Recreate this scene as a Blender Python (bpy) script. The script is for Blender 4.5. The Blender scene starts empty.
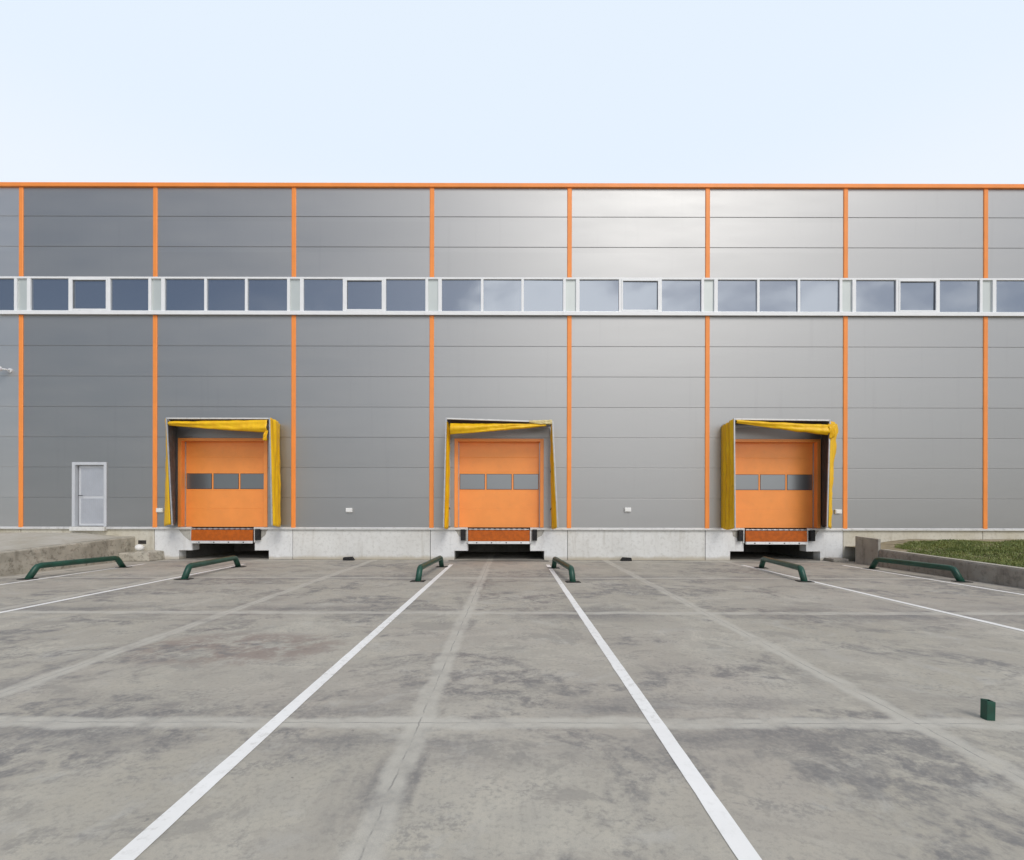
import bpy, bmesh, math, random
from mathutils import Vector, noise as mnoise
random.seed(7)
R = math.radians
sc = bpy.context.scene
col = sc.collection

# ------------------------------------------------------------------ camera numbers
F, CX, HY, H = 466.0, 511.0, 511.0, 1.6        # focal length in px, principal column, horizon row, eye height (m)
D = 15.2                                       # distance to the facade (m)
SM = F / D                                     # pixels per metre on the facade
def wx(px, d=D): return (px - CX) * d / F
def wz(py, d=D): return H - (py - HY) * d / F

# ------------------------------------------------------------------ material helpers
class NT:
    def __init__(self, tree): self.t = tree; self.n = tree.nodes; self.l = tree.links
    def node(self, typ, **kw):
        nd = self.n.new(typ)
        for k, v in kw.items(): setattr(nd, k, v)
        return nd
    def put(self, sock, v):
        if hasattr(v, 'is_output'): self.l.new(v, sock)
        elif v is not None:
            if isinstance(v, (tuple, list)) and len(v) == 3 and sock.type == 'RGBA': v = (*v, 1)
            sock.default_value = v
    def math(self, op, a, b=None, c=None, clamp=False):
        nd = self.node('ShaderNodeMath', operation=op, use_clamp=clamp)
        for i, v in enumerate((a, b, c)):
            if v is not None: self.put(nd.inputs[i], v)
        return nd.outputs[0]
    def mix(self, f, a, b, blend='MIX'):
        nd = self.node('ShaderNodeMix', data_type='RGBA', blend_type=blend)
        self.put(nd.inputs[0], f); self.put(nd.inputs[6], a); self.put(nd.inputs[7], b)
        return nd.outputs[2]
    def noise(self, vec, scale, detail=4, rough=.55, dist=0.0):
        nd = self.node('ShaderNodeTexNoise')
        if vec is not None: self.l.new(vec, nd.inputs['Vector'])
        nd.inputs['Scale'].default_value = scale; nd.inputs['Detail'].default_value = detail
        nd.inputs['Roughness'].default_value = rough; nd.inputs['Distortion'].default_value = dist
        return nd.outputs['Fac']
    def step(self, v, a, b, lo=0.0, hi=1.0):
        nd = self.node('ShaderNodeMapRange', interpolation_type='SMOOTHSTEP')
        self.put(nd.inputs[0], v); self.put(nd.inputs[1], a); self.put(nd.inputs[2], b)
        self.put(nd.inputs[3], lo); self.put(nd.inputs[4], hi)
        return nd.outputs[0]
    def scalev(self, vec, s, loc=(0, 0, 0)):
        nd = self.node('ShaderNodeMapping'); self.l.new(vec, nd.inputs[0])
        nd.inputs['Scale'].default_value = s; nd.inputs['Location'].default_value = loc
        return nd.outputs[0]
    def bump(self, h, strength, dist=.01):
        nd = self.node('ShaderNodeBump'); nd.inputs['Strength'].default_value = strength
        nd.inputs['Distance'].default_value = dist; self.l.new(h, nd.inputs['Height'])
        return nd.outputs[0]

def newmat(name):
    m = bpy.data.materials.new(name); m.use_nodes = True
    t = NT(m.node_tree); b = m.node_tree.nodes['Principled BSDF']
    return m, t, b
def geo(t): return t.node('ShaderNodeNewGeometry').outputs['Position']
def sepxyz(t, v):
    s = t.node('ShaderNodeSeparateXYZ'); t.l.new(v, s.inputs[0]); return s.outputs

def simple(name, colr, rough=.5, metal=0.0, var=.12, scale=3.0, spec=.5, bump=0.0, dirt=None, dirtamt=.3):
    m, t, b = newmat(name); p = geo(t)
    n = t.noise(p, scale, 6)
    dark = tuple(c * (1 - var) for c in colr); lite = tuple(min(1, c * (1 + var)) for c in colr)
    c = t.mix(t.step(n, .3, .7), dark, lite)
    if dirt:
        n2 = t.noise(p, scale * 2.3, 8, .65)
        c = t.mix(t.step(n2, .5, .68, 0, dirtamt), c, dirt)
    t.put(b.inputs['Base Color'], c)
    b.inputs['Metallic'].default_value = metal; b.inputs['Specular IOR Level'].default_value = spec
    t.put(b.inputs['Roughness'], t.step(t.noise(p, scale * 4, 5), .2, .8, rough * .85, min(1, rough * 1.15)))
    if bump: t.put(b.inputs['Normal'], t.bump(t.noise(p, scale * 12, 6), bump))
    return m

M = {}
def panel_mat(name, colr, rough):
    m, t, b = newmat(name); p = geo(t); x, y, z = sepxyz(t, p)
    n = t.noise(t.scalev(p, (.5, .5, 2.2)), .8, 5)                       # faint oil-canning streaks of coated sheet
    row = t.math('FLOOR', t.math('MULTIPLY_ADD', z, 1.0, -.03))
    colm = t.math('FLOOR', t.math('MULTIPLY', t.math('ADD', x, 2.585), 1 / 4.5))
    wn = t.node('ShaderNodeTexWhiteNoise', noise_dimensions='2D')
    cv = t.node('ShaderNodeCombineXYZ'); t.l.new(row, cv.inputs[0]); t.l.new(colm, cv.inputs[1])
    t.l.new(cv.outputs[0], wn.inputs['Vector'])
    f = t.math('ADD', t.math('MULTIPLY', n, .7), t.math('MULTIPLY', wn.outputs['Value'], .3))
    lo = tuple(c * .93 for c in colr); hi = tuple(c * 1.07 for c in colr)
    c = t.mix(f, lo, hi)
    streak = t.noise(t.scalev(p, (7, 7, .25)), 1.0, 6, .6)
    c = t.mix(t.step(streak, .56, .75, 0, .12), c, tuple(q * .72 for q in colr))
    t.put(b.inputs['Base Color'], c)
    b.inputs['Metallic'].default_value = .85
    t.put(b.inputs['Roughness'], t.step(n, .2, .8, rough * .93, rough * 1.07))
    t.put(b.inputs['Normal'], t.bump(t.noise(t.scalev(p, (.35, .35, 1.0)), 1.3, 3), .12, .02))
    return m
M['panel'] = panel_mat('grey_panel', (.385, .386, .386), .47)
M['panel_baked_sheen'] = panel_mat('grey_panel_baked_sheen', (.58, .575, .57), .45)  # grey cladding of the far-left bays, brighter reflection put into a paler base colour
M['orange'] = simple('orange_trim', (.94, .30, .062), .42, 0, .04, 2.0, .4, dirt=(.5, .2, .08), dirtamt=.08)
M['orange_door'] = simple('orange_door_paint', (.95, .33, .075), .38, 0, .04, 1.5, .5, bump=.02, dirt=(.6, .25, .09), dirtamt=.10)
M['lip'] = simple('rusty_orange_steel', (.47, .105, .008), .6, .0, .14, 9.0, .3, bump=.1, dirt=(.30, .08, .02), dirtamt=.4)
M['white_metal'] = simple('white_coated_metal', (.84, .85, .86), .35, 0, .02, 3, .5, dirt=(.6, .6, .58), dirtamt=.08)
M['flash'] = simple('pale_flashing', (.70, .70, .69), .4, .2, .05, 3, .5, dirt=(.35, .34, .32), dirtamt=.4)
M['grey_door'] = simple('pale_grey_door_paint', (.58, .60, .635), .4, 0, .04, 3, .4)
M['lining_grey'] = simple('grey_lining', (.13, .132, .135), .7, 0, .2, 5, .3)
M['alu'] = simple('aluminium_profile', (.50, .51, .53), .38, .55, .08, 5, .5, dirt=(.3, .3, .3), dirtamt=.3)
M['dark_steel'] = simple('dark_steel', (.03, .03, .032), .6, .3, .2, 8, .4)
M['rubber'] = simple('black_rubber', (.018, .018, .019), .75, 0, .3, 12, .3, bump=.15, dirt=(.08, .075, .07), dirtamt=.5)
M['lining'] = simple('dark_lining', (.055, .058, .066), .7, 0, .15, 6, .3)
M['green'] = simple('green_paint', (.012, .068, .045), .40, 0, .2, 6, .45, bump=.03, dirt=(.04, .05, .035), dirtamt=.35)
M['box_white'] = simple('white_plastic', (.82, .82, .80), .45, 0, .03, 6, .4)
M['cam_grey'] = simple('grey_camera_shell', (.72, .73, .74), .35, 0, .05, 9, .5)
M['soil'] = simple('stony_soil', (.33, .28, .19), .95, 0, .25, 5, .2, bump=.4, dirt=(.2, .17, .12), dirtamt=.5)
M['dark_gap'] = simple('dark_gap_filler', (.05, .047, .043), .9, 0, .3, 9, .2)

def fabric_mat():
    m, t, b = newmat('yellow_tarpaulin'); p = geo(t)
    n = t.noise(t.scalev(p, (5, 5, .8)), 1.2, 6)
    c = t.mix(t.step(n, .3, .7), (.86, .47, .004), (.95, .58, .006))
    c = t.mix(t.step(t.noise(p, 3.5, 8, .65), .54, .74, 0, .3), c, (.45, .30, .02))
    t.put(b.inputs['Base Color'], c); b.inputs['Roughness'].default_value = .42
    b.inputs['Specular IOR Level'].default_value = .45
    t.put(b.inputs['Normal'], t.bump(t.noise(t.scalev(p, (9, 9, 2)), 1.5, 4), .5, .03))
    return m
M['fabric'] = fabric_mat()
M['fabric_pale'] = simple('faded_tarpaulin', (.72, .60, .30), .5, 0, .1, 5, .4)

def glass_mat(name, tint, rough, metal=1.0):
    m, t, b = newmat(name); p = geo(t)
    t.put(b.inputs['Base Color'], tint); b.inputs['Metallic'].default_value = metal
    b.inputs['Roughness'].default_value = rough
    t.put(b.inputs['Normal'], t.bump(t.noise(p, 1.1, 2), .10, .02))
    return m
M['glass'] = glass_mat('solar_glass', (.275, .305, .35), .05, .78)
M['glass_pale'] = simple('pale_glazing', (.56, .60, .585), .35, .2, .03, 1, .5)
M['door_pane'] = glass_mat('smoked_pane', (.26, .275, .29), .30, .75)
M['frost'] = simple('ribbed_blueish_panel', (.50, .52, .57), .35, .3, .04, 2, .5)

def concrete(name, base, lite, dark, stain=(.2, .18, .15), mott=.35, splash=None):
    m, t, b = newmat(name); p = geo(t); x, y, z = sepxyz(t, p)
    n1 = t.noise(p, 1.1, 8, .6); n2 = t.noise(p, 9, 8, .65); n3 = t.noise(p, 60, 4)
    c = t.mix(t.step(n1, .32, .68), base, lite)
    c = t.mix(t.step(n2, .48, .66, 0, mott), c, dark)
    st = t.noise(t.scalev(p, (5, 5, .5)), 1.0, 7, .62)                  # rain streaks
    c = t.mix(t.step(st, .52, .74, 0, .5), c, stain)
    if splash:                                                           # dried splash dirt along the foot, ragged edge
        hgt = t.math('ADD', .30, t.math('MULTIPLY', t.noise(p, 2.3, 6, .6), -.28))
        c = t.mix(t.math('MULTIPLY', t.step(z, hgt, t.math('MULTIPLY', hgt, .2)), .75), c, splash)
    t.put(b.inputs['Base Color'], c); b.inputs['Roughness'].default_value = .88
    b.inputs['Specular IOR Level'].default_value = .25
    hh = t.math('ADD', t.math('MULTIPLY', n2, .7), t.math('MULTIPLY', n3, .3))
    t.put(b.inputs['Normal'], t.bump(hh, .35, .01))
    return m
M['plinth'] = concrete('pale_precast', (.66, .655, .63), (.74, .74, .72), (.46, .45, .42), (.45, .43, .38), splash=(.46, .40, .29))
M['plinth_b'] = concrete('white_precast', (.72, .725, .72), (.79, .795, .79), (.52, .52, .51), (.5, .49, .46), splash=(.48, .43, .34))
M['plinth_c'] = concrete('cream_stained_precast', (.56, .52, .42), (.64, .61, .53), (.40, .36, .28), (.34, .30, .22), splash=(.36, .31, .21))
M['rough_conc'] = concrete('broken_concrete', (.36, .35, .32), (.50, .49, .45), (.2, .19, .17))
M['ramp_conc'] = concrete('stained_concrete', (.36, .335, .28), (.53, .495, .42), (.17, .155, .125), (.16, .145, .12), mott=.65)
M['ramp_top'] = concrete('ramp_paving', (.46, .43, .36), (.54, .515, .46), (.38, .335, .26), (.36, .31, .24))
M['kerb_conc'] = concrete('grey_brown_concrete', (.30, .27, .23), (.40, .37, .325), (.15, .14, .125), (.12, .105, .09), mott=.55)
M['block_conc'] = concrete('grey_block', (.34, .32, .28), (.44, .42, .375), (.17, .16, .145), (.15, .14, .12))
M['pit'] = concrete('pit_concrete', (.22, .21, .20), (.30, .29, .27), (.1, .1, .095))

def ground_mat():
    m, t, b = newmat('worn_concrete_yard'); p = geo(t); x, y, z = sepxyz(t, p)
    flat = t.scalev(p, (1, 1, 0))
    n1 = t.noise(flat, .55, 9, .62, .4); n2 = t.noise(flat, 3.2, 9, .68); n3 = t.noise(flat, 26, 8, .7); n4 = t.noise(flat, 160, 3, .6)
    c = t.mix(t.step(n1, .3, .7), (.44, .402, .328), (.55, .512, .43))
    c = t.mix(t.step(n2, .35, .7, 0, .5), c, (.385, .362, .318))
    tint = t.noise(t.scalev(flat, (1, 1, 1), (31, 7, 0)), .22, 4)
    c = t.mix(t.step(tint, .48, .68, 0, .4), c, (.43, .375, .33))
    mot = t.math('MULTIPLY', t.step(t.noise(t.scalev(flat, (.8, 1.3, 1), (14, 3, 0)), 2.6, 12, .74, .25), .53, .60), t.step(n3, .42, .56))
    c = t.mix(t.math('MULTIPLY', mot, .55), c, (.25, .24, .225))
    spk = t.noise(t.scalev(flat, (1, 1, 1), (0, 23, 0)), 11, 6, .6)
    c = t.mix(t.step(spk, .685, .71, 0, .6), c, (.15, .145, .14))
    c = t.mix(t.step(n3, .46, .68, 0, .5), c, (.28, .265, .235))
    pl = t.noise(t.scalev(flat, (1, 1, 1), (3, 17, 0)), 1.7, 9, .7, .5)
    c = t.mix(t.step(pl, .52, .68, 0, .55), c, (.52, .50, .45))
    lg = t.noise(t.scalev(flat, (.9, 1.2, 1), (41, 12, 0)), .9, 12, .72, .8)        # big trowelled patches with ragged borders
    c = t.mix(t.step(lg, .50, .54, 0, .45), c, (.385, .352, .30))
    lg2 = t.noise(t.scalev(flat, (1, 1.3, 1), (-21, 32, 0)), 1.3, 12, .74, .6)
    c = t.mix(t.step(lg2, .545, .60, 0, .5), c, (.285, .268, .238))
    ex = t.math('DIVIDE', t.math('ADD', x, 3.2), 1.25); ey = t.math('DIVIDE', t.math('SUBTRACT', y, 5.45), .62)
    rr = t.math('ADD', t.math('MULTIPLY', ex, ex), t.math('MULTIPLY', ey, ey))
    rust = t.math('MULTIPLY', t.step(rr, 1.6, .3), t.step(t.noise(flat, 2.4, 10, .7), .40, .58))
    c = t.mix(t.math('MULTIPLY', rust, .7), c, (.24, .175, .15))                      # reddish spill left of the middle lane
    # oily / damp dark patches, ragged
    s1 = t.noise(t.scalev(flat, (.75, 1.15, 1), (3.1, 9.3, 0)), .62, 10, .66, .7)
    s2 = t.noise(t.scalev(flat, (1, 1, 1), (-8, 2, 0)), 4.5, 9, .72, .3)
    sm = t.math('MULTIPLY', t.step(s1, .505, .575), t.step(s2, .40, .60))
    # tyre drag marks, long in y
    dr = t.noise(t.scalev(flat, (2.4, .35, 1), (5, 0, 0)), 1.0, 8, .65)
    sm = t.math('MAXIMUM', sm, t.math('MULTIPLY', t.step(dr, .58, .72, 0, .55), t.step(s2, .35, .65)))
    wob = t.math('MULTIPLY', t.math('SUBTRACT', t.noise(flat, 2.0, 7, .65), .5), .22)
    def dist(v, off, per):
        a = t.math('ADD', t.math('ADD', v, -off + per / 2 + per * 40), wob)
        return t.math('ABSOLUTE', t.math('SUBTRACT', t.math('MODULO', a, per), per / 2))
    dx = dist(x, -.69, 3.76); dy = dist(y, 3.52, 3.80)
    halo = t.math('MULTIPLY', t.step(dy, .75, .15), t.step(t.noise(t.scalev(flat, (.6, 1.6, 1), (2, 5, 0)), .9, 8, .65), .42, .62))
    sm = t.math('MAXIMUM', sm, t.math('MULTIPLY', halo, t.step(s2, .3, .55, .3, 1)))
    halox = t.math('MULTIPLY', t.step(dx, .5, .12), t.step(t.noise(t.scalev(flat, (1.6, .6, 1), (9, 1, 0)), .9, 8, .65), .5, .66))
    sm = t.math('MAXIMUM', sm, t.math('MULTIPLY', halox, t.step(s2, .3, .55, .3, 1)))
    c = t.mix(t.math('MULTIPLY', t.math('MULTIPLY', sm, t.step(n3, .30, .55, .55, 1)), .85), c, (.175, .168, .165))
    # pale worn joint bands
    wr = t.step(n2, .25, .62, .25, .85)
    c = t.mix(t.math('MULTIPLY', t.step(dx, .13, .055), wr), c, (.56, .53, .46))
    c = t.mix(t.math('MULTIPLY', t.step(dy, .12, .05), wr), c, (.58, .55, .48))
    def dist0(v, off, per, k):
        w2 = t.math('MULTIPLY', t.math('SUBTRACT', t.noise(flat, 5.0, 6, .6), .5), k)
        a = t.math('ADD', t.math('ADD', v, -off + per / 2 + per * 40), w2)
        return t.math('ABSOLUTE', t.math('SUBTRACT', t.math('MODULO', a, per), per / 2))
    for v, off, per in ((x, -.69, 3.76), (y, 3.52, 3.80)):
        c = t.mix(t.math('MULTIPLY', t.step(dist0(v, off, per, .05), .008, .002), t.step(n2, .42, .56, 0, .6)), c, (.17, .165, .155))
    c = t.mix(t.step(n4, .35, .7, 0, .3), c, (.30, .29, .27))
    t.put(b.inputs['Base Color'], c)
    t.put(b.inputs['Roughness'], t.step(sm, 0, 1, .86, .62)); b.inputs['Specular IOR Level'].default_value = .3
    hh = t.math('ADD', t.math('MULTIPLY', n3, .6), t.math('MULTIPLY', n4, .4))
    t.put(b.inputs['Normal'], t.bump(hh, .35, .006))
    return m
M['ground'] = ground_mat()

def line_mat():
    m, t, b = newmat('worn_white_line_paint'); p = geo(t)
    n = t.noise(p, 14, 8, .7); n2 = t.noise(p, 1.2, 5)
    c = t.mix(t.step(n2, .3, .7), (.84, .825, .79), (.92, .905, .875))
    wx_ = t.noise(t.scalev(p, (1, .6, 1)), .9, 6, .65)
    c = t.mix(t.math('MULTIPLY', t.step(n, .50, .66), t.step(wx_, .40, .66, .1, .75)), c, (.47, .45, .40))
    t.put(b.inputs['Base Color'], c); b.inputs['Roughness'].default_value = .7
    return m
M['line'] = line_mat()

def grass_mat():
    m, t, b = newmat('grass_blades'); p = geo(t)
    c = t.mix(t.step(t.noise(p, 1.6, 6, .65), .35, .65), (.13, .18, .04), (.25, .285, .08))
    c = t.mix(t.step(t.noise(p, 30, 3), .45, .7, 0, .5), c, (.21, .20, .07))
    t.put(b.inputs['Base Color'], c); b.inputs['Roughness'].default_value = .6
    return m
M['grass'] = grass_mat()

# ------------------------------------------------------------------ mesh helpers
class MB:
    def __init__(self): self.bm = bmesh.new()
    def box(self, x0, x1, y0, y1, z0, z1):
        v = [self.bm.verts.new(p) for p in ((x0,y0,z0),(x1,y0,z0),(x1,y1,z0),(x0,y1,z0),(x0,y0,z1),(x1,y0,z1),(x1,y1,z1),(x0,y1,z1))]
        for f in ((0,3,2,1),(4,5,6,7),(0,1,5,4),(1,2,6,5),(2,3,7,6),(3,0,4,7)): self.bm.faces.new([v[i] for i in f])
        return self
    def bar(self, a, b, w, h, up=(0, 0, 1)):
        a, b = Vector(a), Vector(b); d = (b - a).normalized()
        s = d.cross(Vector(up))
        s = s.normalized() if s.length > 1e-4 else Vector((1, 0, 0))
        u = s.cross(d)
        vs = []
        for p in (a, b):
            for i, j in ((-1,-1),(1,-1),(1,1),(-1,1)): vs.append(self.bm.verts.new(p + s*(i*w/2) + u*(j*h/2)))
        for f in ((3,2,1,0),(4,5,6,7),(0,1,5,4),(1,2,6,5),(2,3,7,6),(3,0,4,7)): self.bm.faces.new([vs[i] for i in f])
        return self
    def extrude_xz(self, pts, y0, y1):            # polygon in x,z pulled from y0 to y1
        a = [self.bm.verts.new((x, y0, z)) for x, z in pts]; b = [self.bm.verts.new((x, y1, z)) for x, z in pts]
        n = len(pts)
        self.bm.faces.new(a); self.bm.faces.new(b[::-1])
        for i in range(n): self.bm.faces.new((a[i], b[i], b[(i+1) % n], a[(i+1) % n]))
        return self
    def extrude_yz(self, pts, x0, x1):
        a = [self.bm.verts.new((x0, y, z)) for y, z in pts]; b = [self.bm.verts.new((x1, y, z)) for y, z in pts]
        n = len(pts)
        self.bm.faces.new(a); self.bm.faces.new(b[::-1])
        for i in range(n): self.bm.faces.new((a[i], b[i], b[(i+1) % n], a[(i+1) % n]))
        return self
    def tube(self, pts, r, seg=16, caps=True):
        pts = [Vector(p) for p in pts]; rings = []
        for i, p in enumerate(pts):
            d = (pts[min(i+1, len(pts)-1)] - pts[max(i-1, 0)]).normalized()
            s = d.cross(Vector((1, 0, 0))); s = s.normalized() if s.length > .05 else d.cross(Vector((0, 0, 1))).normalized()
            u = s.cross(d)
            rings.append([self.bm.verts.new(p + (s*math.cos(k/seg*2*math.pi) + u*math.sin(k/seg*2*math.pi))*r) for k in range(seg)])
        for a, b in zip(rings, rings[1:]):
            for k in range(seg): self.bm.faces.new((a[k], a[(k+1) % seg], b[(k+1) % seg], b[k]))
        if caps: self.bm.faces.new(rings[0][::-1]); self.bm.faces.new(rings[-1])
        return self
    def grid(self, fn, nu, nv):                    # fn(u,v) -> point
        g = [[self.bm.verts.new(fn(i/nu, j/nv)) for j in range(nv+1)] for i in range(nu+1)]
        for i in range(nu):
            for j in range(nv): self.bm.faces.new((g[i][j], g[i+1][j], g[i+1][j+1], g[i][j+1]))
        return self
    def build(self, name, mat, parent=None, bevel=0.0, smooth=False, solid=0.0, seg=2):
        bm = self.bm
        bmesh.ops.recalc_face_normals(bm, faces=bm.faces)
        me = bpy.data.meshes.new(name)
        for f in bm.faces: f.smooth = smooth
        bm.to_mesh(me); bm.free()
        o = bpy.data.objects.new(name, me); me.materials.append(mat); col.objects.link(o)
        if parent:
            o.parent = parent
            o.matrix_parent_inverse = parent.matrix_world.inverted() if False else o.matrix_parent_inverse
            off = world_loc(parent)
            for v in me.vertices: v.co -= off
        if solid:
            md = o.modifiers.new('thick', 'SOLIDIFY'); md.thickness = solid; md.offset = 0
        if bevel:
            md = o.modifiers.new('bevel', 'BEVEL'); md.width = bevel; md.segments = seg; md.limit_method = 'ANGLE'
        return o
def world_loc(o):
    v = Vector((0, 0, 0))
    while o: v = v + o.location; o = o.parent
    return v
def tag(o, label=None, cat=None, group=None, kind=None):
    if label: o['label'] = label
    if cat: o['category'] = cat
    if group: o['group'] = group
    if kind: o['kind'] = kind
    return o
def thing(name, loc, label, cat, group=None):
    o = bpy.data.objects.new(name, None); o.location = loc; col.objects.link(o); o.empty_display_size = .3
    return tag(o, label, cat, group)
def copy_tree(o, parent=None):
    c = o.copy(); col.objects.link(c); c.parent = parent
    for ch in [q for q in bpy.data.objects if q.parent == o]: copy_tree(ch, c)
    return c
def fbm(x, y, z, s=1.0): return mnoise.fractal(Vector((x*s, y*s, z*s)), 1.0, 2.0, 4)

# ------------------------------------------------------------------ ground and markings
def ground():
    mb = MB(); xs = [-400, 400]; ys = [-400, 500]
    mb.box(xs[0], xs[1], ys[0], ys[1], -.5, 0)
    tag(mb.build('ground', M['ground']), kind='structure')
ground()
LINES = [-10.92, -7.95, -1.775, 1.10, 6.90, 9.90]
for i, X in enumerate(LINES):
    mb = MB(); rnd = random.Random(i)
    n = 120; y0, y1 = -3.0, 13.9
    L = [(X - .055 + rnd.uniform(-.0022, .0022), y0 + (y1-y0)*k/n) for k in range(n+1)]
    Rr = [(X + .055 + rnd.uniform(-.0022, .0022), y0 + (y1-y0)*k/n) for k in range(n+1)]
    a = [mb.bm.verts.new((x, y, .004)) for x, y in L]; b = [mb.bm.verts.new((x, y, .004)) for x, y in Rr]
    for k in range(n): mb.bm.faces.new((a[k], b[k], b[k+1], a[k+1]))
    tag(mb.build('lane_line', M['line']), kind='structure')

# ------------------------------------------------------------------ warehouse
WY = D                                            # facade plane
B = thing('warehouse', (0, WY, 0), 'long grey metal clad warehouse with orange strips, ribbon windows and three loading docks', 'warehouse')
COLS = [-395, -257, -118.5, 21, 155, 293.5, 431.5, 569, 707, 845, 985, 1123.5, 1262, 1400]
CXW = [wx(c) for c in COLS]
DOCKS = [wx(223), wx(499), wx(775.5)]             # dock centres
Z_TOP, Z_UP0, Z_LO1, Z_BASE = 12.12, 9.20, 7.97, 1.03
PANEL_T = .12
def panel_rows(z0, z1, seams):
    zs = [z0] + [s for s in sorted(seams) if z0 + .05 < s < z1 - .05] + [z1]
    return list(zip(zs, zs[1:]))
def panel_piece(mb, x0, x1, z0, z1, seams):
    g, dp, r = .009, .014, .005
    pts = []
    rows = panel_rows(z0, z1, seams)
    for i, (a, b) in enumerate(rows):
        lo = a + (g if i else 0); hi = b - (g if i < len(rows)-1 else 0)
        if i: pts += [(WY + dp, lo), (WY + r*.4, lo + .001), (WY, lo + r)]
        else: pts += [(WY, lo)]
        if i < len(rows)-1: pts += [(WY, hi - r), (WY + r*.4, hi - .001), (WY + dp, hi)]
        else: pts += [(WY, hi)]
    pts += [(WY + PANEL_T, z1), (WY + PANEL_T, z0)]
    mb.extrude_yz(pts, x0, x1)
UP_SEAMS = [wz(217), wz(247.3)]
LO_SEAMS = [wz(346.5), wz(377), wz(407.5), wz(437.8), wz(468), wz(498.3)]
DOOR_X0, DOOR_X1, DOOR_Z0, DOOR_Z1 = wx(72.5), wx(107), 1.05, wz(463)
OPEN_W, OPEN_Z1 = 1.36, wz(441)                   # half width and head of a dock opening
for i in range(len(CXW) - 1):
    x0, x1 = CXW[i] + .004, CXW[i+1] - .004
    mat = M['panel_baked_sheen'] if i < 3 else M['panel']
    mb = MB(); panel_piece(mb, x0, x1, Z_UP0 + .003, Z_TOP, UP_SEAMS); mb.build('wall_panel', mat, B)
    mb = MB(); op = None
    for c in DOCKS:
        if x0 < c < x1: op = (c - OPEN_W, c + OPEN_W, OPEN_Z1)
    if x0 < DOOR_X0 < x1: op = (DOOR_X0, DOOR_X1, DOOR_Z1)
    if op:
        panel_piece(mb, x0, op[0], Z_BASE, Z_LO1, LO_SEAMS)
        panel_piece(mb, op[1], x1, Z_BASE, Z_LO1, LO_SEAMS)
        panel_piece(mb, op[0], op[1], op[2], Z_LO1, LO_SEAMS)
    else: panel_piece(mb, x0, x1, Z_BASE, Z_LO1, LO_SEAMS)
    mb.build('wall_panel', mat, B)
for X in CXW:
    for z0, z1 in ((Z_UP0 + .01, Z_TOP + .004), (Z_BASE + .012, Z_LO1 - .01)):
        mb = MB()
        w, dpt = .073, .026
        mb.bm.free(); mb.bm = bmesh.new()
        pts = [(X-w, WY+.004), (X-w, WY-dpt*.5), (X-w+.02, WY-dpt), (X+w-.02, WY-dpt), (X+w, WY-dpt*.5), (X+w, WY+.004)]
        a = [mb.bm.verts.new((px, py, z0)) for px, py in pts]; b = [mb.bm.verts.new((px, py, z1)) for px, py in pts]
        n = len(pts); mb.bm.faces.new(a); mb.bm.faces.new(b[::-1])
        for k in range(n): mb.bm.faces.new((a[k], b[k], b[(k+1) % n], a[(k+1) % n]))
        mb.build('trim_strip', M['orange'], B)
XL, XR = CXW[0], CXW[-1]
mb = MB(); mb.extrude_yz([(WY-.07, Z_TOP+.006), (WY-.07, Z_TOP+.125), (WY-.05, Z_TOP+.145), (WY+.40, Z_TOP+.165), (WY+.40, Z_TOP+.006)], XL-.1, XR+.1)
mb.build('roof_trim', M['orange'], B, bevel=.008)
mb = MB(); mb.box(XL, XR, WY+.41, WY+40, 11.9, 12.1); mb.build('roof', M['alu'], B)
mb = MB(); mb.box(XL+.02, XL+.14, WY+.13, WY+40, 0, 12); mb.build('side_wall', M['panel'], B)
mb = MB(); mb.box(XR-.14, XR-.02, WY+.13, WY+40, 0, 12); mb.build('side_wall', M['panel'], B)
mb = MB(); mb.box(XL+.02, XR-.02, WY+40.01, WY+40.13, 0, 12); mb.build('rear_wall', M['panel'], B)
# base flashing, interrupted at openings
segs = []; cur = XL
for a, b in sorted([(c - 1.02, c + 1.02) for c in DOCKS] + [(DOOR_X0 + .0, DOOR_X1)]):
    segs.append((cur, a)); cur = b
segs.append((cur, XR))
for a, b in segs:
    mb = MB(); mb.extrude_yz([(WY-.035, .985), (WY-.035, 1.035), (WY-.002, 1.062), (WY-.002, .985)], a, b)
    mb.build('base_flashing', M['flash'], B)

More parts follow.
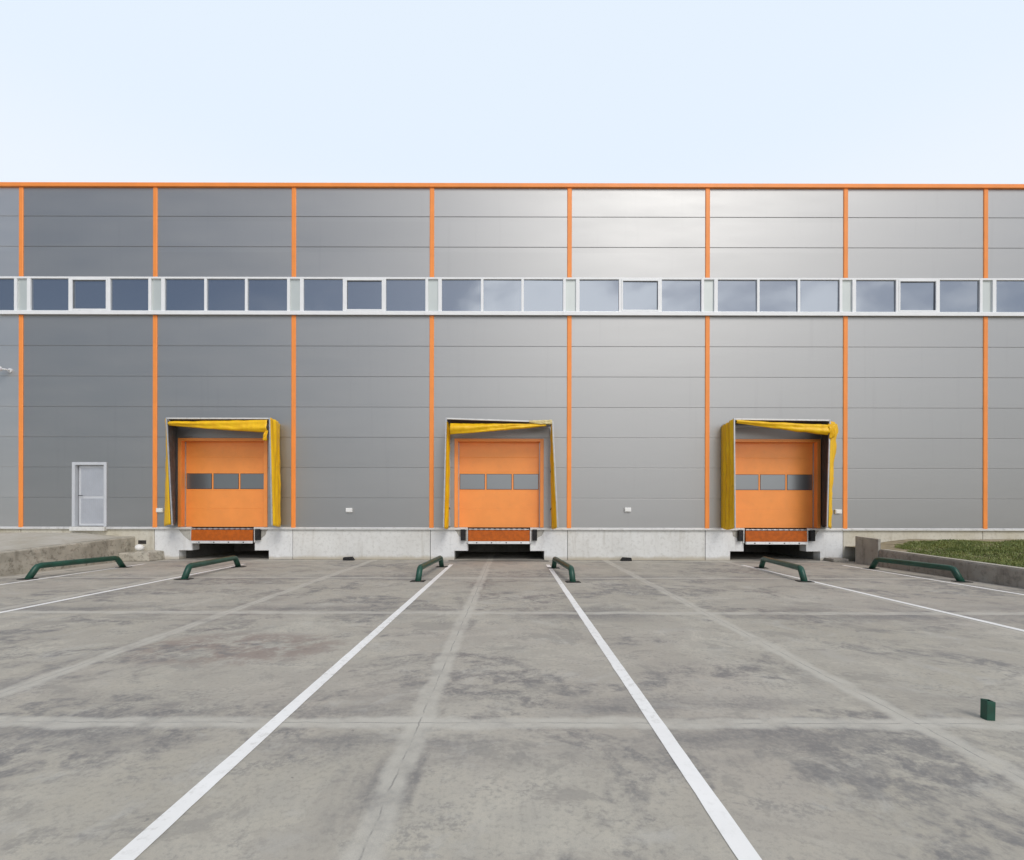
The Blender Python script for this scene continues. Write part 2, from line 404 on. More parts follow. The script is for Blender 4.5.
# plinth, one precast element per bay; dock bays have a stepped pit mouth
PF = WY + .03
def plinth(pts, mat): 
    mb = MB(); mb.extrude_xz(pts, PF, PF + .35); return mb.build('plinth', mat, B, bevel=.008)
ZN = .295
for i in range(len(CXW) - 1):
    x0, x1 = CXW[i] + .008 - .04, CXW[i+1] - .008 - .04
    dk = [c for c in DOCKS if x0 < c < x1]
    if dk:
        c = dk[0]
        plinth([(x0, 0), (c-1.46, 0), (c-1.46, ZN), (c-1.02, ZN), (c-1.02, 1.028), (x0, 1.028)], M['plinth_b'])
        plinth([(x1, 0), (c+1.48, 0), (c+1.48, ZN), (c+1.02, ZN), (c+1.02, 1.028), (x1, 1.028)], M['plinth_b'])
        # pit chamber
        mb = MB()
        mb.box(c-1.9, c-1.49, PF+.36, PF+3.1, 0, .95); mb.box(c+1.50, c+1.9, PF+.36, PF+3.1, 0, .95)
        mb.box(c-1.9, c+1.9, PF+3.11, PF+3.3, 0, 1.0)
        mb.build('pit_wall', M['pit'], B)
        # knocked-about concrete beside the leveller
        for s in (-1, 1):
            rnd = random.Random(int(c*10) + s)
            pts = [(c + s*1.03, 1.02), (c + s*1.50, 1.02), (c + s*(1.42+rnd.uniform(-.05,.05)), .93), (c + s*(1.36+rnd.uniform(-.05,.05)), .80),
                   (c + s*(1.24+rnd.uniform(-.05,.05)), .70), (c + s*1.13, .63), (c + s*1.03, .60)]
            mb = MB(); mb.extrude_xz(pts, PF-.006, PF+.02); mb.build('chipped_patch', M['rough_conc'], B)
    else:
        plinth([(x0, 0), (x1, 0), (x1, 1.028), (x0, 1.028)], M['plinth_c'] if i <= 3 or i >= 9 else M['plinth'])
    mb = MB(); mb.box(x1 + .001, x1 + .015, PF + .03, PF + .3, 0, 1.02); mb.build('plinth_joint', M['dark_gap'], B)

# ribbon window, one unit per bay
ZW0, ZW1 = wz(315.5), wz(277.8)
def window_unit(i):
    px0, px1 = COLS[i], COLS[i+1]
    x0, x1 = wx(px0 - 6.5) + .002, wx(px1 - 6.5) - .002
    fr = MB(); fy0, fy1 = WY - .035, WY + .07
    zt = ZW1 - .06; zb = ZW0 + .13
    fr.box(x0, x1, fy0, fy1, zt, ZW1)                                      # head
    fr.extrude_yz([(WY-.085, ZW0), (WY-.085, ZW0+.10), (fy0, zb), (fy1, zb), (fy1, ZW0)], x0, x1)   # sill
    xa = wx(px0 + 7); xb = wx(px0 + 10)
    step = (x1 - .0 - xb) / 3
    posts = [(x0, x0 + .09), (xa - .02, xb)]
    panes = []
    for k in range(3):
        a = xb + step*k if k == 0 else xb + step*k - .0
        e = xb + step*(k+1)
        if k < 2: posts.append((e - .042, e + .042))
        panes.append((a + (.042 if k else 0), e - (.042 if k < 2 else 0)))
    for a, e in posts: fr.box(a, e, fy0 + .001, fy1 - .001, zb - .01, zt + .01)
    w = fr.build('window', M['white_metal'], B, bevel=.006)
    sill = MB(); sill.box(x0, x1, WY-.095, WY-.087, ZW0-.02, ZW0+.085); sill.build('sill', M['white_metal'], w)
    MB().box(x0 + .09, xa - .02, WY+.02, WY+.04, zb, zt).build('narrow_pane', M['glass_pale'], w)
    for k, (a, e) in enumerate(panes):
        if k == 1 and i % 2 == 1:
            s = MB(); t_ = .05
            s.box(a, e, WY-.045, WY+.0, zt-t_, zt); s.box(a, e, WY-.045, WY+.0, zb, zb+t_)
            s.box(a, a+t_, WY-.044, WY-.001, zb+t_*.9, zt-t_*.9); s.box(e-t_, e, WY-.044, WY-.001, zb+t_*.9, zt-t_*.9)
            s.build('sash', M['white_metal'], w, bevel=.004)
        tl = random.Random(i*3+k)
        mb = MB(); q = tl.uniform(-.006, .006); q2 = tl.uniform(-.005, .005)     # each pane sits a hair out of plane
        v = [mb.bm.verts.new(p) for p in ((a, WY+.02-q-q2, zb), (e, WY+.02+q-q2, zb), (e, WY+.02+q+q2, zt), (a, WY+.02-q+q2, zt))]
        mb.bm.faces.new(v); mb.build('pane', M['glass'], w, solid=.012)
for i in range(len(COLS) - 1): window_unit(i)

# sectional dock doors
def dock_door(c):
    w, z0, z1 = OPEN_W, 1.06, OPEN_Z1
    fy = WY + .17                                       # leaf face, set back in the opening
    g = MB(); ow = 1.455
    g.extrude_xz([(c-ow, 1.065), (c-w+.02, 1.065), (c-w+.02, z1-.02), (c+w-.02, z1-.02), (c+w-.02, 1.065), (c+ow, 1.065), (c+ow, z1+.075), (c-ow, z1+.075)], WY-.03, WY+.16)
    leaf = MB()
    hs = [z0, 1.66, 2.26, 2.86, 3.36, z1 + .01]         # section joints
    wz0, wz1 = wz(489.3), wz(473.6)
    pts = []
    for k, (a, b) in enumerate(zip(hs, hs[1:])):
        pts += [(fy + (.005 if k else 0), a), (fy, a + .008), (fy, b - .008), (fy + (.005 if k < len(hs)-2 else 0), b)]
    pts += [(fy + .06, z1 + .01), (fy + .06, z0)]
    leaf.extrude_yz(pts, c - w + .03, c + w - .03)
    d = leaf.build('dock_door', M['orange_door'], B)
    g.build('door_frame', M['orange_door'], d, bevel=.006)
    for s in (-1, 1):
        MB().box(c + s*(w-.03) - .012, c + s*(w-.03) + .012, fy - .03, fy - .004, 1.07, z1 - .03).build('guide_rail', M['alu'] , d)
    for k in range(3):
        xc = c + (k-1)*.885
        f = MB(); hw, t_ = .415, .03
        f.extrude_xz([(xc-hw, wz0), (xc+hw, wz0), (xc+hw, wz1), (xc-hw, wz1)], fy-.006, fy+.02)
        MB().box(xc-hw+.012, xc+hw-.012, fy-.010, fy-.0065, wz0+.012, wz1-.012).build('door_window', M['door_pane'], d)
        f.build('window_rim', M['dark_steel'], d)
    MB().box(c-w+.04, c+w-.04, fy-.02, fy+.05, 1.035, 1.058).build('rubber_seal', M['rubber'], d)
for c in DOCKS: dock_door(c)

# personnel door
def staff_door():
    x0, x1, z0, z1 = DOOR_X0, DOOR_X1, 1.07, DOOR_Z1
    d = MB(); d.box(x0+.13, x1-.07, WY+.09, WY+.13, z0+.02, z1-.10)
    dd = d.build('entrance_door', M['grey_door'], B)
    f = MB()
    f.extrude_xz([(x0, z0), (x0+.10, z0), (x0+.10, z1-.09), (x1-.09, z1-.09), (x1-.09, z0), (x1, z0), (x1, z1), (x0, z1)], WY-.03, WY+.14)
    f.build('door_frame', M['grey_door'], dd, bevel=.006)
    zm = wz(498)
    for a, b in ((z0+.10, zm-.04), (zm+.04, z1-.19)):
        p = MB(); n = 12; xa, xb = x0+.20, x1-.14
        p.extrude_xz([(xa, a), (xb, a), (xb, b), (xa, b)], WY+.084, WY+.089)
        for k in range(1, n): p.box(xa+(xb-xa)*k/n-.006, xa+(xb-xa)*k/n+.006, WY+.080, WY+.0835, a+.01, b-.01)
        p.build('door_panel', M['frost'], dd)
    h = MB(); h.tube([(x0+.17, WY+.09, 2.08), (x0+.17, WY+.03, 2.08), (x0+.29, WY+.03, 2.08)], .012, 8); h.build('handle', M['dark_steel'], dd)
    MB().box(x0-.02, x1-.005, WY-.10, WY+.14, .93, 1.065).build('threshold', M['plinth'], B, bevel=.01)
staff_door()

# ------------------------------------------------------------------ dock levellers
WHERE = ['left', 'middle', 'right']
LV = ['rusty orange steel dock leveller under the left dock door, next to the doorway bay',
      'bright orange steel dock leveller between the two white lane lines in the middle',
      'orange steel dock leveller under the right dock door, near the grass bank']
proto = None
for i, c in enumerate(DOCKS):
    if proto is None:
        t0 = thing('dock_leveller', (c, WY, 0), LV[i], 'dock leveller', 'dock levellers under the orange doors')
        y = WY - .05
        MB().box(c-1.0, c+1.0, y+.06, WY+2.6, .985, 1.03).build('deck', M['dark_steel'], t0)
        lip = MB(); lip.extrude_yz([(y, .97), (y-.02, .62), (y+.03, .62), (y+.05, .97)], c-1.0, c+1.0)
        lip.build('lip_plate', M['lip'], t0, bevel=.006)
        k = MB(); n = 22
        for j in range(n):
            if j % 2 == 0:
                xa = c - .98 + 1.96*j/n; k.tube([(xa, y+.025, 1.0), (xa + 1.96/n*1.05, y+.025, 1.0)], .026, 10)
        k.tube([(c-.985, y+.027, 1.0), (c+.985, y+.027, 1.0)], .012, 8)
        k.build('hinge', M['alu'], t0)
        e = MB(); e.extrude_yz([(y-.035, .615), (y-.045, .53), (y+.02, .53), (y+.03, .615)], c-1.0, c+1.0)
        eb = e.build('toe_bar', M['flash'], t0, bevel=.006)
        for j in range(4):
            bx = c - .72 + j*.48; MB().box(bx-.02, bx+.02, y-.05, y-.035, .555, .585).build('bolt', M['dark_steel'], eb)
        for s in (-1, 1):
            MB().box(c + s*1.035 - .022, c + s*1.035 + .022, WY-.005, WY+.06, .56, 1.03).build('side_angle', M['flash'], t0)
        u = MB(); u.bar((c-.6, WY+.5, .55), (c-.6, WY+2.4, .9), .1, .12); u.build('lift_arm', M['dark_steel'], t0)
        u = MB(); u.bar((c+.6, WY+.5, .55), (c+.6, WY+2.4, .9), .1, .12); u.build('lift_arm', M['dark_steel'], t0)
        proto = t0
    else:
        t0 = copy_tree(proto); t0.location.x = c; t0['label'] = LV[i]
BUMPS = [(0, 1, 'black rubber dock bumper at right end of the left rusty leveller, only one there'),
         (1, -1, 'black rubber dock bumper left of the orange leveller under the middle door'),
         (1, 1, 'black rubber dock bumper right of the orange leveller under the middle door'),
         (2, -1, 'black rubber dock bumper left of the leveller under the right door'),
         (2, 1, 'black rubber dock bumper right of the leveller under the right door')]
for di, s, lab in BUMPS:
    c = DOCKS[di] + s*1.165
    mb = MB(); mb.box(c-.075, c+.075, WY-.10, WY+.02, .64, 1.0)
    o = mb.build('dock_bumper', M['rubber'], None, bevel=.012)
    tag(o, lab, 'bumper', 'rubber bumpers beside the levellers')

# ------------------------------------------------------------------ dock shelters
DFR = 14.5
def Pt(px, py, d): return Vector((wx(px, d), d, wz(py, d)))
def side_sheet(xf_top, xf_bot, xw, z0, z1, bulge, seed, ztop_wall=None, wr=.03, pinch=None):
    ztw = ztop_wall if ztop_wall else z1 - .12
    def fn(u, v):
        zt = z1 + (ztw - z1)*u
        z = z0 + (zt - z0)*v
        z += .0 if v > .1 else (.06*math.sin(math.pi*u)*-1)
        xf = xf_bot + (xf_top - xf_bot)*v
        x = xf + (xw - xf)*u
        b = math.sin(math.pi*min(1, u*1.02)) ** .8 if 0 < u < 1 else 0
        k = bulge if pinch is None else bulge*(1 - pinch*math.exp(-((v-.62)/.16)**2))
        x += k*b*(.75 + .35*math.sin(v*3.0+seed))
        x += wr*b*fbm(u*2.2+seed*3.1, v*6, seed, 1.3) + wr*.5*math.sin(u*22 + 2.5*fbm(u, v*3, seed))*b
        return Vector((x, DFR + (WY - .01 - DFR)*u, z))
    return MB().grid(fn, 22, 40)
def flap(tl, tr, bl, br, d, seed, roll=.07):
    # sagging head flap: edges given as points on the front frame, cloth rolled forward and creased
    A, Bq, Cq, Dq = (Pt(*tl, d), Pt(*tr, d), Pt(*bl, d), Pt(*br, d))
    def fn(u, v):
        top = A.lerp(Bq, u); bot = Cq.lerp(Dq, u)
        h = (top - bot).length
        sag = math.sin(math.pi*u)*.02
        p = top.lerp(bot, v) - Vector((0, 0, sag*v))
        th = min(roll, h*.45)
        p.y -= th*math.sin(math.pi*v)**.7 - th*.5*math.sin(2*math.pi*(v*1.4 + u*.8)) * .5
        p.y += .02*fbm(u*9 + seed, v*2.5, seed*1.7) * min(1, h*6)
        p.z += .012*fbm(u*7, v*2, seed+9)
        return p
    return MB().grid(fn, 60, 14)
def shelter(i, label, ftl, ftr, fbl, fbr, wl, wr_, ):
    c = DOCKS[i]
    t0 = thing('dock_shelter', (c, WY, 0), label, 'dock shelter', 'dock shelters round the orange doors')
    tl, tr, bl, br = (Pt(*q, DFR) for q in (ftl, ftr, fbl, fbr))
    zt = (tl.z + tr.z)/2
    w = .042
    MB().bar(bl, tl + Vector((0, 0, .03)), w, w, (0, 1, 0)).build('front_post', M['alu'], t0, bevel=.006)
    MB().bar(br, tr + Vector((0, 0, .03)), w, w, (0, 1, 0)).build('front_post', M['alu'], t0, bevel=.006)
    MB().bar(tl + Vector((w/2+.002, 0, 0)), tr - Vector((w/2+.002, 0, 0)), w, w*1.1).build('head_bar', M['flash'], t0, bevel=.006)
    zw = zt - .06
    for x in (wl, wr_):
        MB().box(x-.035, x+.035, WY-.07, WY-.003, 1.10, zw).build('wall_post', M['alu'], t0, bevel=.005)
    MB().box(wl+.037, wr_-.037, WY-.07, WY-.003, zw-.07, zw).build('wall_rail', M['alu'], t0, bevel=.005)
    for (f, b, x) in ((tl, bl, wl), (tr, br, wr_)):
        for zz in (.25, .62):
            p = b.lerp(f, zz); MB().bar(p + Vector((0, .035, 0)), Vector((x, WY-.075, p.z-.25)), .035, .035).build('brace_arm', M['dark_steel'], t0)
    # roof sheet
    def roof(u, v):
        f = tl.lerp(tr, u) + Vector((0, .03, .025)); b = Vector((wl + (wr_-wl)*u, WY-.012, zw + .03))
        p = f.lerp(b, v); p.z += -.03*math.sin(math.pi*v)*(1+.4*fbm(u*4, v, i)); return p
    MB().grid(roof, 24, 8).build('roof_sheet', M['lining'], t0, smooth=True, solid=.006)
    return t0, tl, tr, bl, br, zt
# left dock
t1, tl, tr, bl, br, zt = shelter(0, 'yellow dock shelter round the left door, its top flap sagging to the right',
    (166.5, 419), (269.5, 419), (172.5, 526), (272, 526), wx(174.5), wx(279))
side_sheet(tr.x+.02, br.x+.0, wx(280), 1.14, zt+.03, .10, 1, zt-.05, .03).build('side_curtain', M['fabric'], t1, smooth=True, solid=.008)
side_sheet(tl.x-.03, bl.x-.06, wx(173.5), 1.16, zt-.0, -.22, 2, zt-.12, .03).build('side_curtain', M['fabric'], t1, smooth=True, solid=.008)
side_sheet(tl.x+.03, bl.x+.03, wx(176), 1.2, zt-.05, -.02, 3, zt-.14, .02).build('side_lining', M['lining_grey'], t1, smooth=True, solid=.006)
flap((169, 422), (267.5, 420.5), (169, 426), (267.5, 433), DFR-.005, 4).build('head_flap', M['fabric'], t1, smooth=True, solid=.008)
flap((264.5, 432), (268, 431), (262.5, 440), (266.8, 441), DFR-.02, 5, .03).build('flap_tail', M['fabric'], t1, smooth=True, solid=.006)
# middle dock
t2, tl, tr, bl, br, zt = shelter(1, 'bent dock shelter round the middle door, leaning frame and yellow flap hanging left',
    (446, 418.7), (552.5, 422), (443.5, 528), (558, 528), wx(449.5), wx(550.5))
side_sheet(tl.x-.0, bl.x-.02, wx(448.5), 1.08, zt-.02, .06, 6, zt-.12, .035).build('side_curtain', M['fabric'], t2, smooth=True, solid=.008)
side_sheet(tr.x-.03, br.x-.035, wx(552), 1.08, zt-.10, -.05, 7, zt-.20, .035).build('side_curtain', M['fabric'], t2, smooth=True, solid=.008)
flap((450, 423.5), (546, 424), (450, 434.5), (546, 426), DFR+.02, 8).build('head_flap', M['fabric'], t2, smooth=True, solid=.008)
flap((529, 420.5), (552, 419.8), (529, 422.5), (552, 424.2), DFR-.035, 9, .02).build('faded_flap', M['fabric_pale'], t2, smooth=True, solid=.006)
# right dock
t3, tl, tr, bl, br, zt = shelter(2, 'yellow dock shelter round the right door, left curtain taut and right curtain crumpled',
    (734, 418.8), (829.5, 419.8), (735, 528), (827, 527), wx(722.5), wx(823.5))
side_sheet(tl.x-.03, bl.x-.03, wx(721), 1.075, zt+.02, -.02, 10, zt-.09, .04).build('side_curtain', M['fabric'], t3, smooth=True, solid=.008)
side_sheet(tr.x+.03, br.x+.05, wx(826), 1.12, zt-.04, .24, 11, zt-.16, .07, pinch=.45).build('side_curtain', M['fabric'], t3, smooth=True, solid=.008)
side_sheet(tr.x-.02, br.x-.02, wx(821), 1.15, zt-.03, .01, 12, zt-.14, .02).build('side_lining', M['lining'], t3, smooth=True, solid=.006)
flap((736, 419.5), (828, 424.5), (736, 422.5), (828, 434.5), DFR-.005, 13).build('head_flap', M['fabric'], t3, smooth=True, solid=.008)
flap((828, 423), (834, 424), (829, 438), (834.5, 436), DFR-.03, 14, .05).build('flap_tail', M['fabric'], t3, smooth=True, solid=.006)

# ------------------------------------------------------------------ green wheel guide rails
RAILS = [((-11.20, 10.80), (-10.84, 13.05), 'dark green tubular wheel guide rail beside the concrete ramp wall at far left'),
         ((-7.58, 10.80), (-7.70, 13.19), 'dark green wheel guide rail in front of the left dock, right of its lane'),
         ((-2.11, 10.57), (-1.97, 13.30), 'dark green wheel guide rail at the left white line of the middle lane'),
         ((1.40, 10.50), (1.20, 13.07), 'dark green wheel guide rail at the right white line of the middle lane'),
         ((6.71, 10.64), (7.08, 13.19), 'dark green wheel guide rail crossing the white line before the right dock'),
         ((10.30, 10.64), (10.10, 13.07), 'dark green wheel guide rail beside the low wall of the grass bank')]
def rail_path(L, h=.285, sl=.20):
    P = [(0, 0, 0), (0, sl*.8, h*.8)]
    P += [(0, sl*1.0, h*.95), (0, sl*1.35, h)]
    P += [(0, L-sl*1.35, h), (0, L-sl*1.0, h*.95), (0, L-sl*.8, h*.8), (0, L, 0)]
    return P
for i, (a, b, lab) in enumerate(RAILS):
    a3, b3 = Vector((*a, 0)), Vector((*b, 0)); L = (b3-a3).length
    t0 = thing('wheel_guide', (0, 0, 0), lab, 'wheel guide', 'green wheel guides on the yard')
    MB().tube([(0, 0, -.02)] + rail_path(L)[1:-1] + [(0, L, -.02)], .068, 18).build('guide_tube', M['green'], t0, smooth=True)
    for yy in (0, L):
        MB().box(-.16, .16, yy-.11, yy+.11, .002, .014).build('foot_plate', M['dark_gap'], t0, bevel=.003)
    t0.location = a3; t0.rotation_euler = (0, 0, math.atan2(-(b3-a3).x, (b3-a3).y))

# cut-off post in the yard
def stub():
    # square tube, cut off square, walls 6 mm
    mb = MB(); bx, by, a0 = 3.685, 3.60, R(-6)
    ring = []
    for hw, top in ((.030, 0), (.030, 1), (.024, 1), (.024, 0)):
        vs = []
        for k, (ux, uy) in enumerate(((-1, -1), (1, -1), (1, 1), (-1, 1))):
            x = (ux*math.cos(a0) - uy*math.sin(a0))*hw; y = (ux*math.sin(a0) + uy*math.cos(a0))*hw
            z = (.146 - x*.10) if top else (-.02 if hw > .027 else .06)
            vs.append(mb.bm.verts.new((bx + x + .02*max(0, z), by + y, z)))
        ring.append(vs)
    for a, b in zip(ring, ring[1:]):
        for k in range(4): mb.bm.faces.new((a[k], a[(k+1) % 4], b[(k+1) % 4], b[k]))
    mb.bm.faces.new(ring[-1])
    tag(mb.build('post_stump', M['green'], None, bevel=.004), 'short dark green stump of a cut off square post standing alone on the concrete', 'post')
stub()

# ------------------------------------------------------------------ small things on the wall
BOX = [(349.5, 510.5, 'small white wall box low on the cladding between the left and middle docks'),
       (627.5, 509.5, 'small white wall box low on the cladding between the middle and right docks'),
       (160.5, 511, 'small white wall box between an orange strip and the left dock shelter'),
       (837.5, 511, 'small white wall box half behind the crumpled curtain of the right dock shelter')]
for px, py, lab in BOX:
    X, Z = wx(px), wz(py)
    t0 = thing('wall_box', (X, WY, Z), lab, 'wall box', 'white wall boxes on the cladding')
    MB().box(X-.105, X+.105, WY-.06, WY-.001, Z-.07, Z+.07).build('housing', M['box_white'], t0, bevel=.012)
    MB().box(X-.085, X+.085, WY-.07, WY-.061, Z-.05, Z+.05).build('cover', M['box_white'], t0, bevel=.003)
X, Z = wx(5), wz(371.5)
t0 = thing('security_camera', (X, WY, Z), 'grey security camera on a wall bracket beside the leftmost orange strip', 'camera')
MB().tube([(X+.17, WY-.001, Z), (X+.17, WY-.03, Z)], .07, 16).build('wall_plate', M['cam_grey'], t0)
MB().tube([(X+.17, WY-.03, Z-.005), (X+.15, WY-.13, Z-.005), (X+.08, WY-.17, Z)], .026, 10).build('bracket', M['cam_grey'], t0, smooth=True)
prof = [(.0, .03), (.02, .075), (.05, .088), (.16, .09), (.20, .082), (.215, .06)]
mb = MB(); dirc = Vector((-.62, -.75, -.20)).normalized(); o0 = Vector((X+.06, WY-.14, Z+.015)); u_ = dirc.cross(Vector((0, 0, 1))).normalized(); v_ = u_.cross(dirc)
rg = [[mb.bm.verts.new(o0 + dirc*q + (u_*math.cos(k/20*2*math.pi) + v_*math.sin(k/20*2*math.pi))*rad) for k in range(20)] for q, rad in prof]
for a, b in zip(rg, rg[1:]):
    for k in range(20): mb.bm.faces.new((a[k], a[(k+1) % 20], b[(k+1) % 20], b[k]))
mb.bm.faces.new(rg[0][::-1]); mb.bm.faces.new(rg[-1])
b = mb.build('camera_body', M['cam_grey'], t0, smooth=True)
MB().tube([tuple(o0 + dirc*.2155), tuple(o0 + dirc*.222)], .05, 18).build('lens', M['dark_steel'], b)

CHK = [(349, 'black rubber wheel chock lying at the plinth foot between the left and middle docks', 1),
       (626, 'black rubber wheel chock lying at the plinth foot between the middle and right docks', -1)]
for px, lab, s in CHK:
    X = wx(px, 15.0); mb = MB()
    mb.extrude_xz([(X-s*.18, .004), (X+s*.18, .004), (X+s*.10, .115), (X-s*.17, .10)], 14.93, 15.09)
    tag(mb.build('wheel_chock', M['rubber'], None, bevel=.012), lab, 'wheel chock', 'wheel chocks at the plinth')

# ------------------------------------------------------------------ left: concrete ramp up to the staff door
RX = -12.28
ends = (14.25, 6.0)
def ramp_z(y): return .585 + (y - 11.2)*.041 if y > .9 else .02
mb = MB()
n = 150; rows = []
for k in range(n + 1):
    y = PF - .003 + (2.0 - PF + .003)*k/n; z = max(.05, ramp_z(y))
    chip = .05*max(0, fbm(y*2.2, 3, 1) - .12) + (.02*max(0, fbm(y*9, 5, 2)))
    wv = lambda q: .014*fbm(y*2.5, q, 4) + .008*fbm(y*9, q*3, 6)
    rows.append([mb.bm.verts.new(p) for p in ((RX + .02, y, -.05), (RX + .015 + wv(1), y, z*.22), (RX + wv(2), y, z*.55), (RX + wv(3), y, z*.80),
        (RX - chip*.6 + wv(4), y, z - .03 - chip), (RX - .03 - chip, y, z - chip*.25), (RX - .28, y, z), (RX - .28, y, -.05))])
for r0, r1 in zip(rows, rows[1:]):
    for k in range(8): mb.bm.faces.new((r0[k], r0[(k+1) % 8], r1[(k+1) % 8], r1[k]))
mb.bm.faces.new(rows[0]); mb.bm.faces.new(rows[-1][::-1])
tag(mb.build('ramp_wall', M['ramp_conc'], None), 'stained concrete side wall of the ramp leading up to the grey door', 'retaining wall')
mb = MB()
def rtop(u, v):
    y = 2.0 + (WY + .028 - 2.0)*v; x = RX - .284 - 14*u
    k = min(1, max(0, (y - 12.2)/2.6))*min(1, u*9); k = k*k*(3 - 2*k)
    z = max(.04, ramp_z(y) - .01) + .13*k
    return Vector((x, y, z + .012*fbm(x, y, 0, .4)))
mb.grid(rtop, 20, 30)
tag(mb.build('ramp', M['ramp_top'], None, smooth=True), kind='structure')
# low broken block at the ramp end
mb = MB()
for_pts = [(RX+.0, 0), (RX+.98, 0), (RX+.95, .28), (RX+.55, .31), (RX+.50, .25), (RX+.02, .27)]
mb.extrude_xz(for_pts, 14.55, PF-.004)
tag(mb.build('concrete_block', M['ramp_conc'], None, bevel=.03), 'low weathered concrete block between the ramp wall and the left dock', 'concrete block')
mb = MB(); mb.tube([(RX+.33, PF+.0, .62), (RX+.33, PF-.012, .62)], .01, 6)
mb.bm.free(); mb.bm = bmesh.new()
bmesh.ops.create_uvsphere(mb.bm, u_segments=20, v_segments=12, radius=.115)
for v in mb.bm.verts:
    k = 1 + .12*fbm(v.co.x*6, v.co.y*6, v.co.z*6); v.co = Vector((v.co.x*1.15*k, v.co.y*k, v.co.z*.95*k)) + Vector((RX+.36, 14.95, .40))
tag(mb.build('white_bag', M['box_white'], None, smooth=True), 'crumpled white bag lying on the low concrete block beside the ramp end', 'bag')
mb = MB(); mb.box(RX+.10, RX+.36, PF-.006, PF+.03, .50, .62)
tag(mb.build('wall_vent', M['dark_gap'], None), 'dark slot in the plinth right above the white bag', 'vent')

# ------------------------------------------------------------------ right: low retaining wall and grass bank
KX = 10.72
def kz(y): return .385 + (y-9.6)*(.49-.385)/(13.6-9.6)
mb = MB(); rows = []
for y in (13.58, 12, 10, 8, 6, 4, 2):
    z = max(.18, kz(y)); rows.append([mb.bm.verts.new(p) for p in ((KX, y, -.05), (KX, y, z-.045), (KX+.012, y, z), (KX+.22, y, z), (KX+.22, y, -.05))])
for r0, r1 in zip(rows, rows[1:]):
    for k in range(5): mb.bm.faces.new((r0[k], r0[(k+1) % 5], r1[(k+1) % 5], r1[k]))
mb.bm.faces.new(rows[0]); mb.bm.faces.new(rows[-1][::-1])
t0 = mb.build('bank_wall', M['kerb_conc'], None, bevel=.012)
tag(t0, 'low brown grey concrete retaining wall holding the grass bank at right', 'retaining wall')
rows_c = []
mb = MB()
for y in (13.56, 12, 10, 8, 6, 4, 2):
    z = max(.18, kz(y)) + .002; rows_c.append([mb.bm.verts.new(p) for p in ((KX+.03, y, z), (KX+.03, y, z+.02), (KX+.2, y, z+.02), (KX+.2, y, z))])
for r0, r1 in zip(rows_c, rows_c[1:]):
    for k in range(4): mb.bm.faces.new((r0[k], r0[(k+1) % 4], r1[(k+1) % 4], r1[k]))
mb.bm.faces.new(rows_c[0]); mb.bm.faces.new(rows_c[-1][::-1])
mb.build('wall_cap', M['ramp_top'], t0)
mb = MB(); mb.extrude_yz([(13.59, -.05), (13.59, .80), (14.50, .84), (14.50, -.05)], KX-.01, KX+.07)
tag(mb.build('end_block', M['block_conc'], None, bevel=.012), 'upright grey concrete end block between the grass bank wall and the building', 'concrete block')
mb = MB(); mb.box(KX-.5, KX-.02, 14.75, PF-.003, 0, .10)
tag(mb.build('kerb_stone', M['kerb_conc'], None, bevel=.02), 'dark low kerb stone at the plinth corner behind the right wheel guides', 'kerb stone')
def bank_z(x, y):
    s = min(1, max(0, (x - KX - .2)/2.2)); s = s*s*(3-2*s)
    base = max(.16, kz(min(y, 13.6))) - .015
    w = min(1, max(0, (y - 9.5)/5.0))
    return base + s*(.20*w + .02) + .03*fbm(x, y, 3, .7)
def bank(u, v):
    x = KX + .2 + 16*u**1.6; y = 2.0 + (PF - .003 - 2.0)*v
    return Vector((x, y, bank_z(x, y)))
tag(MB().grid(bank, 50, 50).build('soil_bank', M['soil'], None, smooth=True), kind='structure')
mb = MB(); rnd = random.Random(4)
for k in range(80000):
    y = rnd.uniform(7.5, 14.75); x = KX + .32 + (rnd.random()**1.3)*8.0
    if x > wx(1110, y): continue
    edge = .02 + .9*max(0, (y-12.4)/2.2)**1.4 + .22*fbm(x*2, y*2, 1)          # bare ground by the end block
    if x - KX - .25 < edge: continue
    if y > 14.45 + .2*fbm(x*1.5, 0, 8): continue
    z = bank_z(x, y) - .01; h = rnd.uniform(.03, .075)*(1 + .5*fbm(x, y, 9)); a = rnd.uniform(0, 6.28); w = rnd.uniform(.008, .016)
    lx, ly = rnd.uniform(-.05, .05), rnd.uniform(-.05, .05)
    p = Vector((x, y, z)); s = Vector((math.cos(a), math.sin(a), 0))*w
    v = [mb.bm.verts.new(q) for q in (p - s, p + s, p + s*.5 + Vector((lx*.5, ly*.5, h*.6)), p + Vector((lx, ly, h)))]
    mb.bm.faces.new(v)
tag(mb.build('grass', M['grass'], None), 'short patchy green grass on the bank in front of the building', 'grass', kind='stuff')

# drain slot across the mouth of the middle pit
c = DOCKS[1]
mb = MB(); mb.box(c-1.6, c+1.6, 14.82, 14.90, .003, .010)
tag(mb.build('drain_channel', M['dark_gap'], None), kind='structure')

# ------------------------------------------------------------------ light
SUN_AZ, SUN_EL = R(24), R(46)                    # azimuth to the right of straight behind the camera
sd = Vector((math.sin(SUN_AZ)*math.cos(SUN_EL), -math.cos(SUN_AZ)*math.cos(SUN_EL), math.sin(SUN_EL)))
sl = bpy.data.lights.new('sun', 'SUN'); sl.energy = 1.05; sl.angle = R(24); sl.color = (1, .965, .91)
so = bpy.data.objects.new('sun', sl); col.objects.link(so); so.rotation_euler = sd.to_track_quat('Z', 'Y').to_euler()
so.location = sd*60

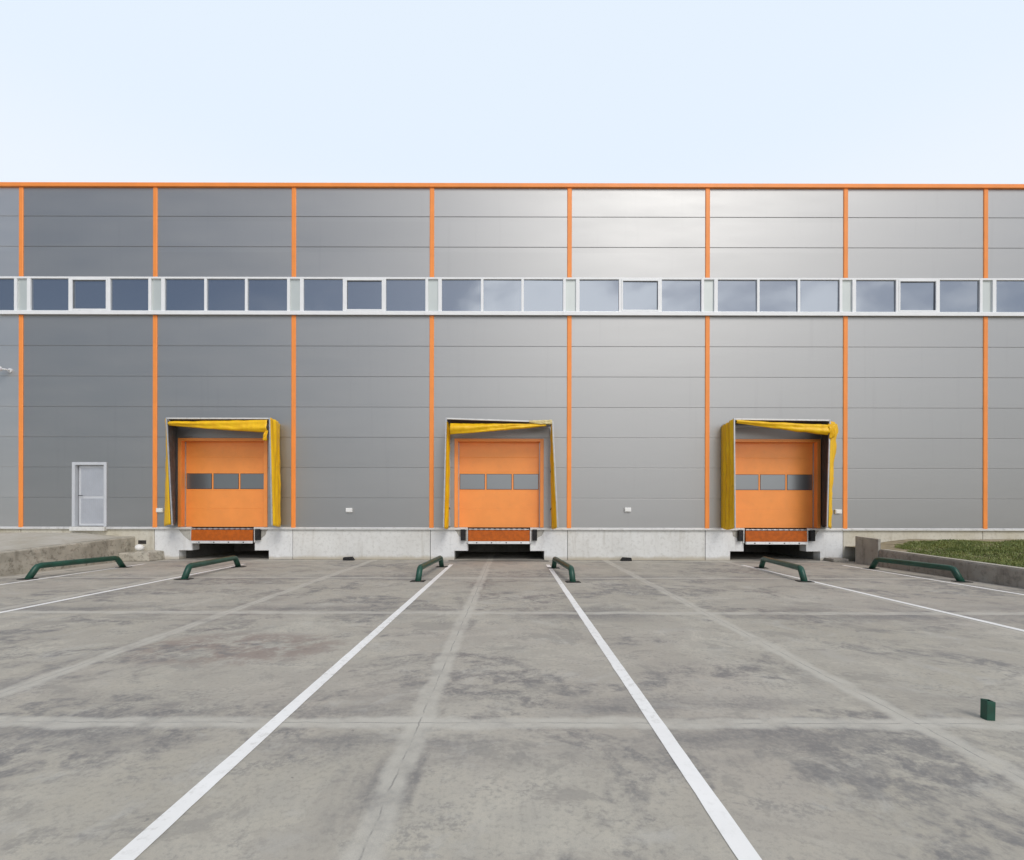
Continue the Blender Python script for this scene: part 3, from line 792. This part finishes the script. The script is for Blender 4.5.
W = bpy.data.worlds.new('World'); sc.world = W; W.use_nodes = True
t = NT(W.node_tree); t.n.clear()
out = t.node('ShaderNodeOutputWorld')
sky = t.node('ShaderNodeTexSky', sky_type='NISHITA'); sky.sun_disc = False
sky.sun_elevation = SUN_EL; sky.sun_rotation = math.atan2(sd.x, sd.y)
sky.altitude = 100; sky.air_density = 1.0; sky.dust_density = 1.5
bg1 = t.node('ShaderNodeBackground'); t.l.new(sky.outputs[0], bg1.inputs[0]); bg1.inputs[1].default_value = .08
dirv = t.node('ShaderNodeTexCoord').outputs['Generated']
dx, dy, dz = sepxyz(t, dirv)
# glow of the sun through the cloud
gd = Vector((.31, -1.0, .50)).normalized()
dt = t.node('ShaderNodeVectorMath', operation='DOT_PRODUCT'); t.l.new(dirv, dt.inputs[0]); dt.inputs[1].default_value = gd
glow = t.step(dt.outputs['Value'], .72, 1.0)
cn = t.noise(t.scalev(dirv, (1.6, 1.6, 3.2), (4.2, 1.3, 0)), 2.6, 9, .6, .6)
puff = t.step(cn, .42, .60)
front = t.step(dy, -.25, .25)                                             # thin even veil over the building side
cover = t.math('MAXIMUM', t.math('MULTIPLY', t.step(dt.outputs['Value'], .66, .97, .05, 1.0), t.math('MULTIPLY_ADD', puff, .72, .28)), t.math('MULTIPLY', front, .86))
cloudc = t.mix(front, (1.0, .985, .97), t.mix(t.step(dz, .44, .60), (.885, .95, 1.02), (.83, .925, 1.03)))
bg2 = t.node('ShaderNodeBackground'); t.l.new(cloudc, bg2.inputs[0])
st = t.math('ADD', t.math('MULTIPLY', front, .0), t.math('MULTIPLY_ADD', glow, .80, .90))
t.l.new(st, bg2.inputs[1])
mx = t.node('ShaderNodeMixShader'); t.l.new(cover, mx.inputs[0]); t.l.new(bg1.outputs[0], mx.inputs[1]); t.l.new(bg2.outputs[0], mx.inputs[2])
t.l.new(mx.outputs[0], out.inputs[0])

# ------------------------------------------------------------------ camera and view
cd = bpy.data.cameras.new('camera'); cam = bpy.data.objects.new('camera', cd); col.objects.link(cam)
cam.location = (0, 0, H); cam.rotation_euler = (R(90), R(-.11), 0)
cd.sensor_width = 36; cd.sensor_fit = 'HORIZONTAL'; cd.lens = F/1024*36
cd.shift_x = (512 - CX)/1024; cd.shift_y = (HY - 430)/1024
cd.clip_end = 2000; cd.clip_start = .05
sc.camera = cam
sc.view_settings.view_transform = 'Standard'; sc.view_settings.look = 'None'
sc.view_settings.gamma = 1; sc.view_settings.exposure = .28; sc.view_settings.use_curve_mapping = False
sc.render.resolution_x = 1024; sc.render.resolution_y = 860
